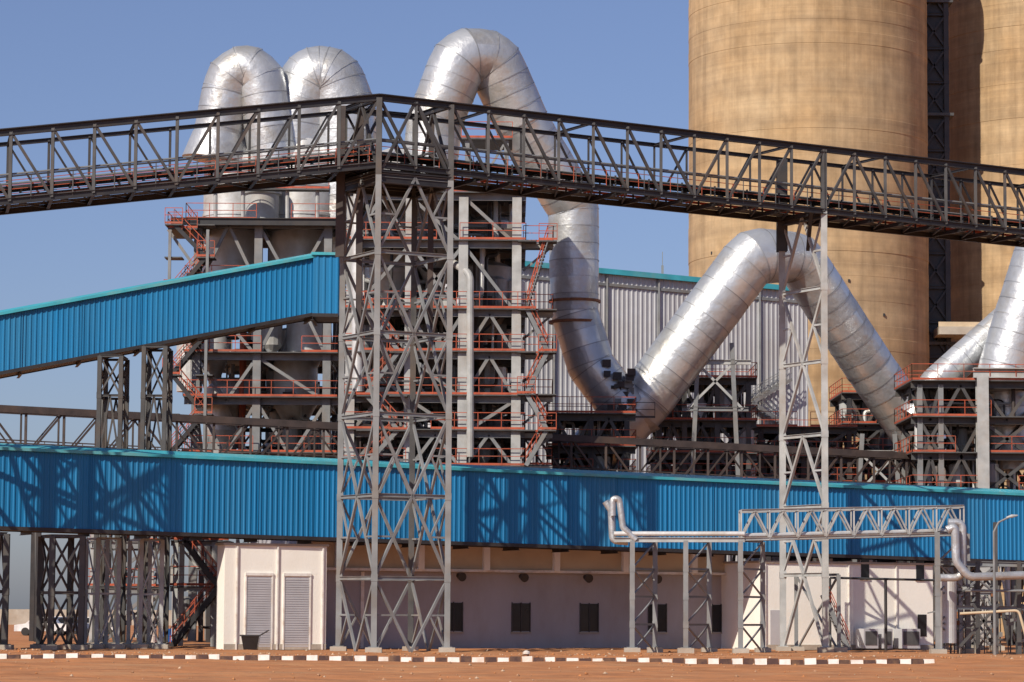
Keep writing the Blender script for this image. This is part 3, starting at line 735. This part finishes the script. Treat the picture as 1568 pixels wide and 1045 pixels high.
b=B(); xs_,zs=frame(b,(146,238),186,6,(905,835,760),LIGHT,GREY,['/'],.2,seed=30,over=.3,rails=True,decks=False); clutter(b,xs_[0],xs_[-1],187,191,[0]+zs,90,3,[GREY,LIGHT,RED,BROWN]); b.done("pump_station")
for u,col in ((258,BLUEP),(266,BLUEP),(233,WHITE)):
    b=B(); q=P(u,940,185); x=q.x
    b.tube([(x,185,0),(x,185,.02),(x,185,.45),(x,185,.47),(x,185,.49),(x,185,.9),(x,185,.92)],[.28,.3,.3,.32,.3,.3,.27],col,16)
    b.done("oil_drum")
def car(u,Y,m,pick=False):
    b=B(); x=P(u,940,Y).x
    pr=[(0,.35),(0,.85),(.9,.98),(1.5,1.5),(3.0,1.52),(3.5,1.0 if not pick else .95),(4.5,.95),(4.6,.4)]
    vs=[(x+a,Y+s,c) for s in (0,1.7) for a,c in pr]; k=len(pr)
    b.add(vs,[tuple(range(k)),tuple(range(k,2*k))[::-1]]+[(i,(i+1)%k,k+(i+1)%k,k+i) for i in range(k)],m)
    b.add([(x+1.15,Y-.01,1.0),(x+1.6,Y-.01,1.42),(x+2.95,Y-.01,1.44),(x+3.3,Y-.01,1.0)],[(0,1,2,3)],BLACK)
    for wx in (.9,3.7):
        for y in (-.02,1.52): b.tube([(x+wx,Y+y,.33),(x+wx,Y+y+.2,.33)],.33,RUBBER,16)
    b.done("parked_car")
car(22,235,CARW); car(62,240,CARR); car(44,262,CARW,True); car(100,250,CARW)
b=B(); yb=gal(385).y-1.6; q=P(383,995,yb); x=q.x;y=yb
vs=[(x-.35,y,0.02),(x+.35,y,0.02),(x+.35,y+.7,.02),(x-.35,y+.7,.02),(x-.48,y-.1,.75),(x+.48,y-.1,.75),(x+.48,y+.8,.75),(x-.48,y+.8,.75)]
b.add(vs,[(3,2,1,0),(0,1,5,4),(1,2,6,5),(2,3,7,6),(3,0,4,7)],BLACK); b.beam((x-.55,y-.12,.77),(x+.55,y-.12,.77),.06,.08,DARK)
b.beam((x+.45,y+.3,.75),(x+.95,y+.3,1.05),.6,.05,DARK); b.done("waste_bin")
b=B(); q=P(806,1014,124); b.tube([(q.x,124,0),(q.x,124,.3)],.11,RUST,10); b.tube([(q.x,124,.3),(q.x,124,.38),(q.x,124,.45)],[.16,.16,.05],WHITE,10); b.done("marker_post")
b=B(); b.box((-120,420,0),(140,421,2.2),CONC)
for i in range(40): b.box((-120+i*6.5,419.8,0),(-119.6+i*6.5,421.2,2.5),CONC)
b.done("perimeter_wall")
# ------------------------------------------------------------------ light
el=math.radians(37); az=math.radians(35)
sd=V((-math.sin(az)*math.cos(el),-math.cos(az)*math.cos(el),math.sin(el)))
sl_=bpy.data.lights.new("sun",'SUN'); sl_.energy=5.0; sl_.angle=math.radians(.5); sl_.color=(1,.91,.78)
so=bpy.data.objects.new("sun",sl_); scene.collection.objects.link(so); so.rotation_euler=sd.to_track_quat('Z','Y').to_euler()
w=bpy.data.worlds.new("World"); scene.world=w; w.use_nodes=True; nt=w.node_tree
sk=nt.nodes.new("ShaderNodeTexSky"); sk.sky_type='NISHITA'; sk.sun_disc=False; sk.sun_elevation=el; sk.sun_rotation=math.radians(215)
sk.dust_density=.9; sk.air_density=1.0; sk.ozone_density=8.0
hs=nt.nodes.new("ShaderNodeHueSaturation"); hs.inputs["Saturation"].default_value=.90; hs.inputs["Value"].default_value=1.0
mx=nt.nodes.new("ShaderNodeMixRGB"); mx.blend_type='MULTIPLY'; mx.inputs[0].default_value=1; mx.inputs[2].default_value=(1.08,.96,1.03,1)
nt.links.new(sk.outputs[0],hs.inputs["Color"]); nt.links.new(hs.outputs[0],mx.inputs[1])
bg=nt.nodes["Background"]; bg.inputs[1].default_value=.092; nt.links.new(mx.outputs[0],bg.inputs[0])
scene.view_settings.view_transform='Standard'; scene.view_settings.look='None'; scene.view_settings.exposure=0
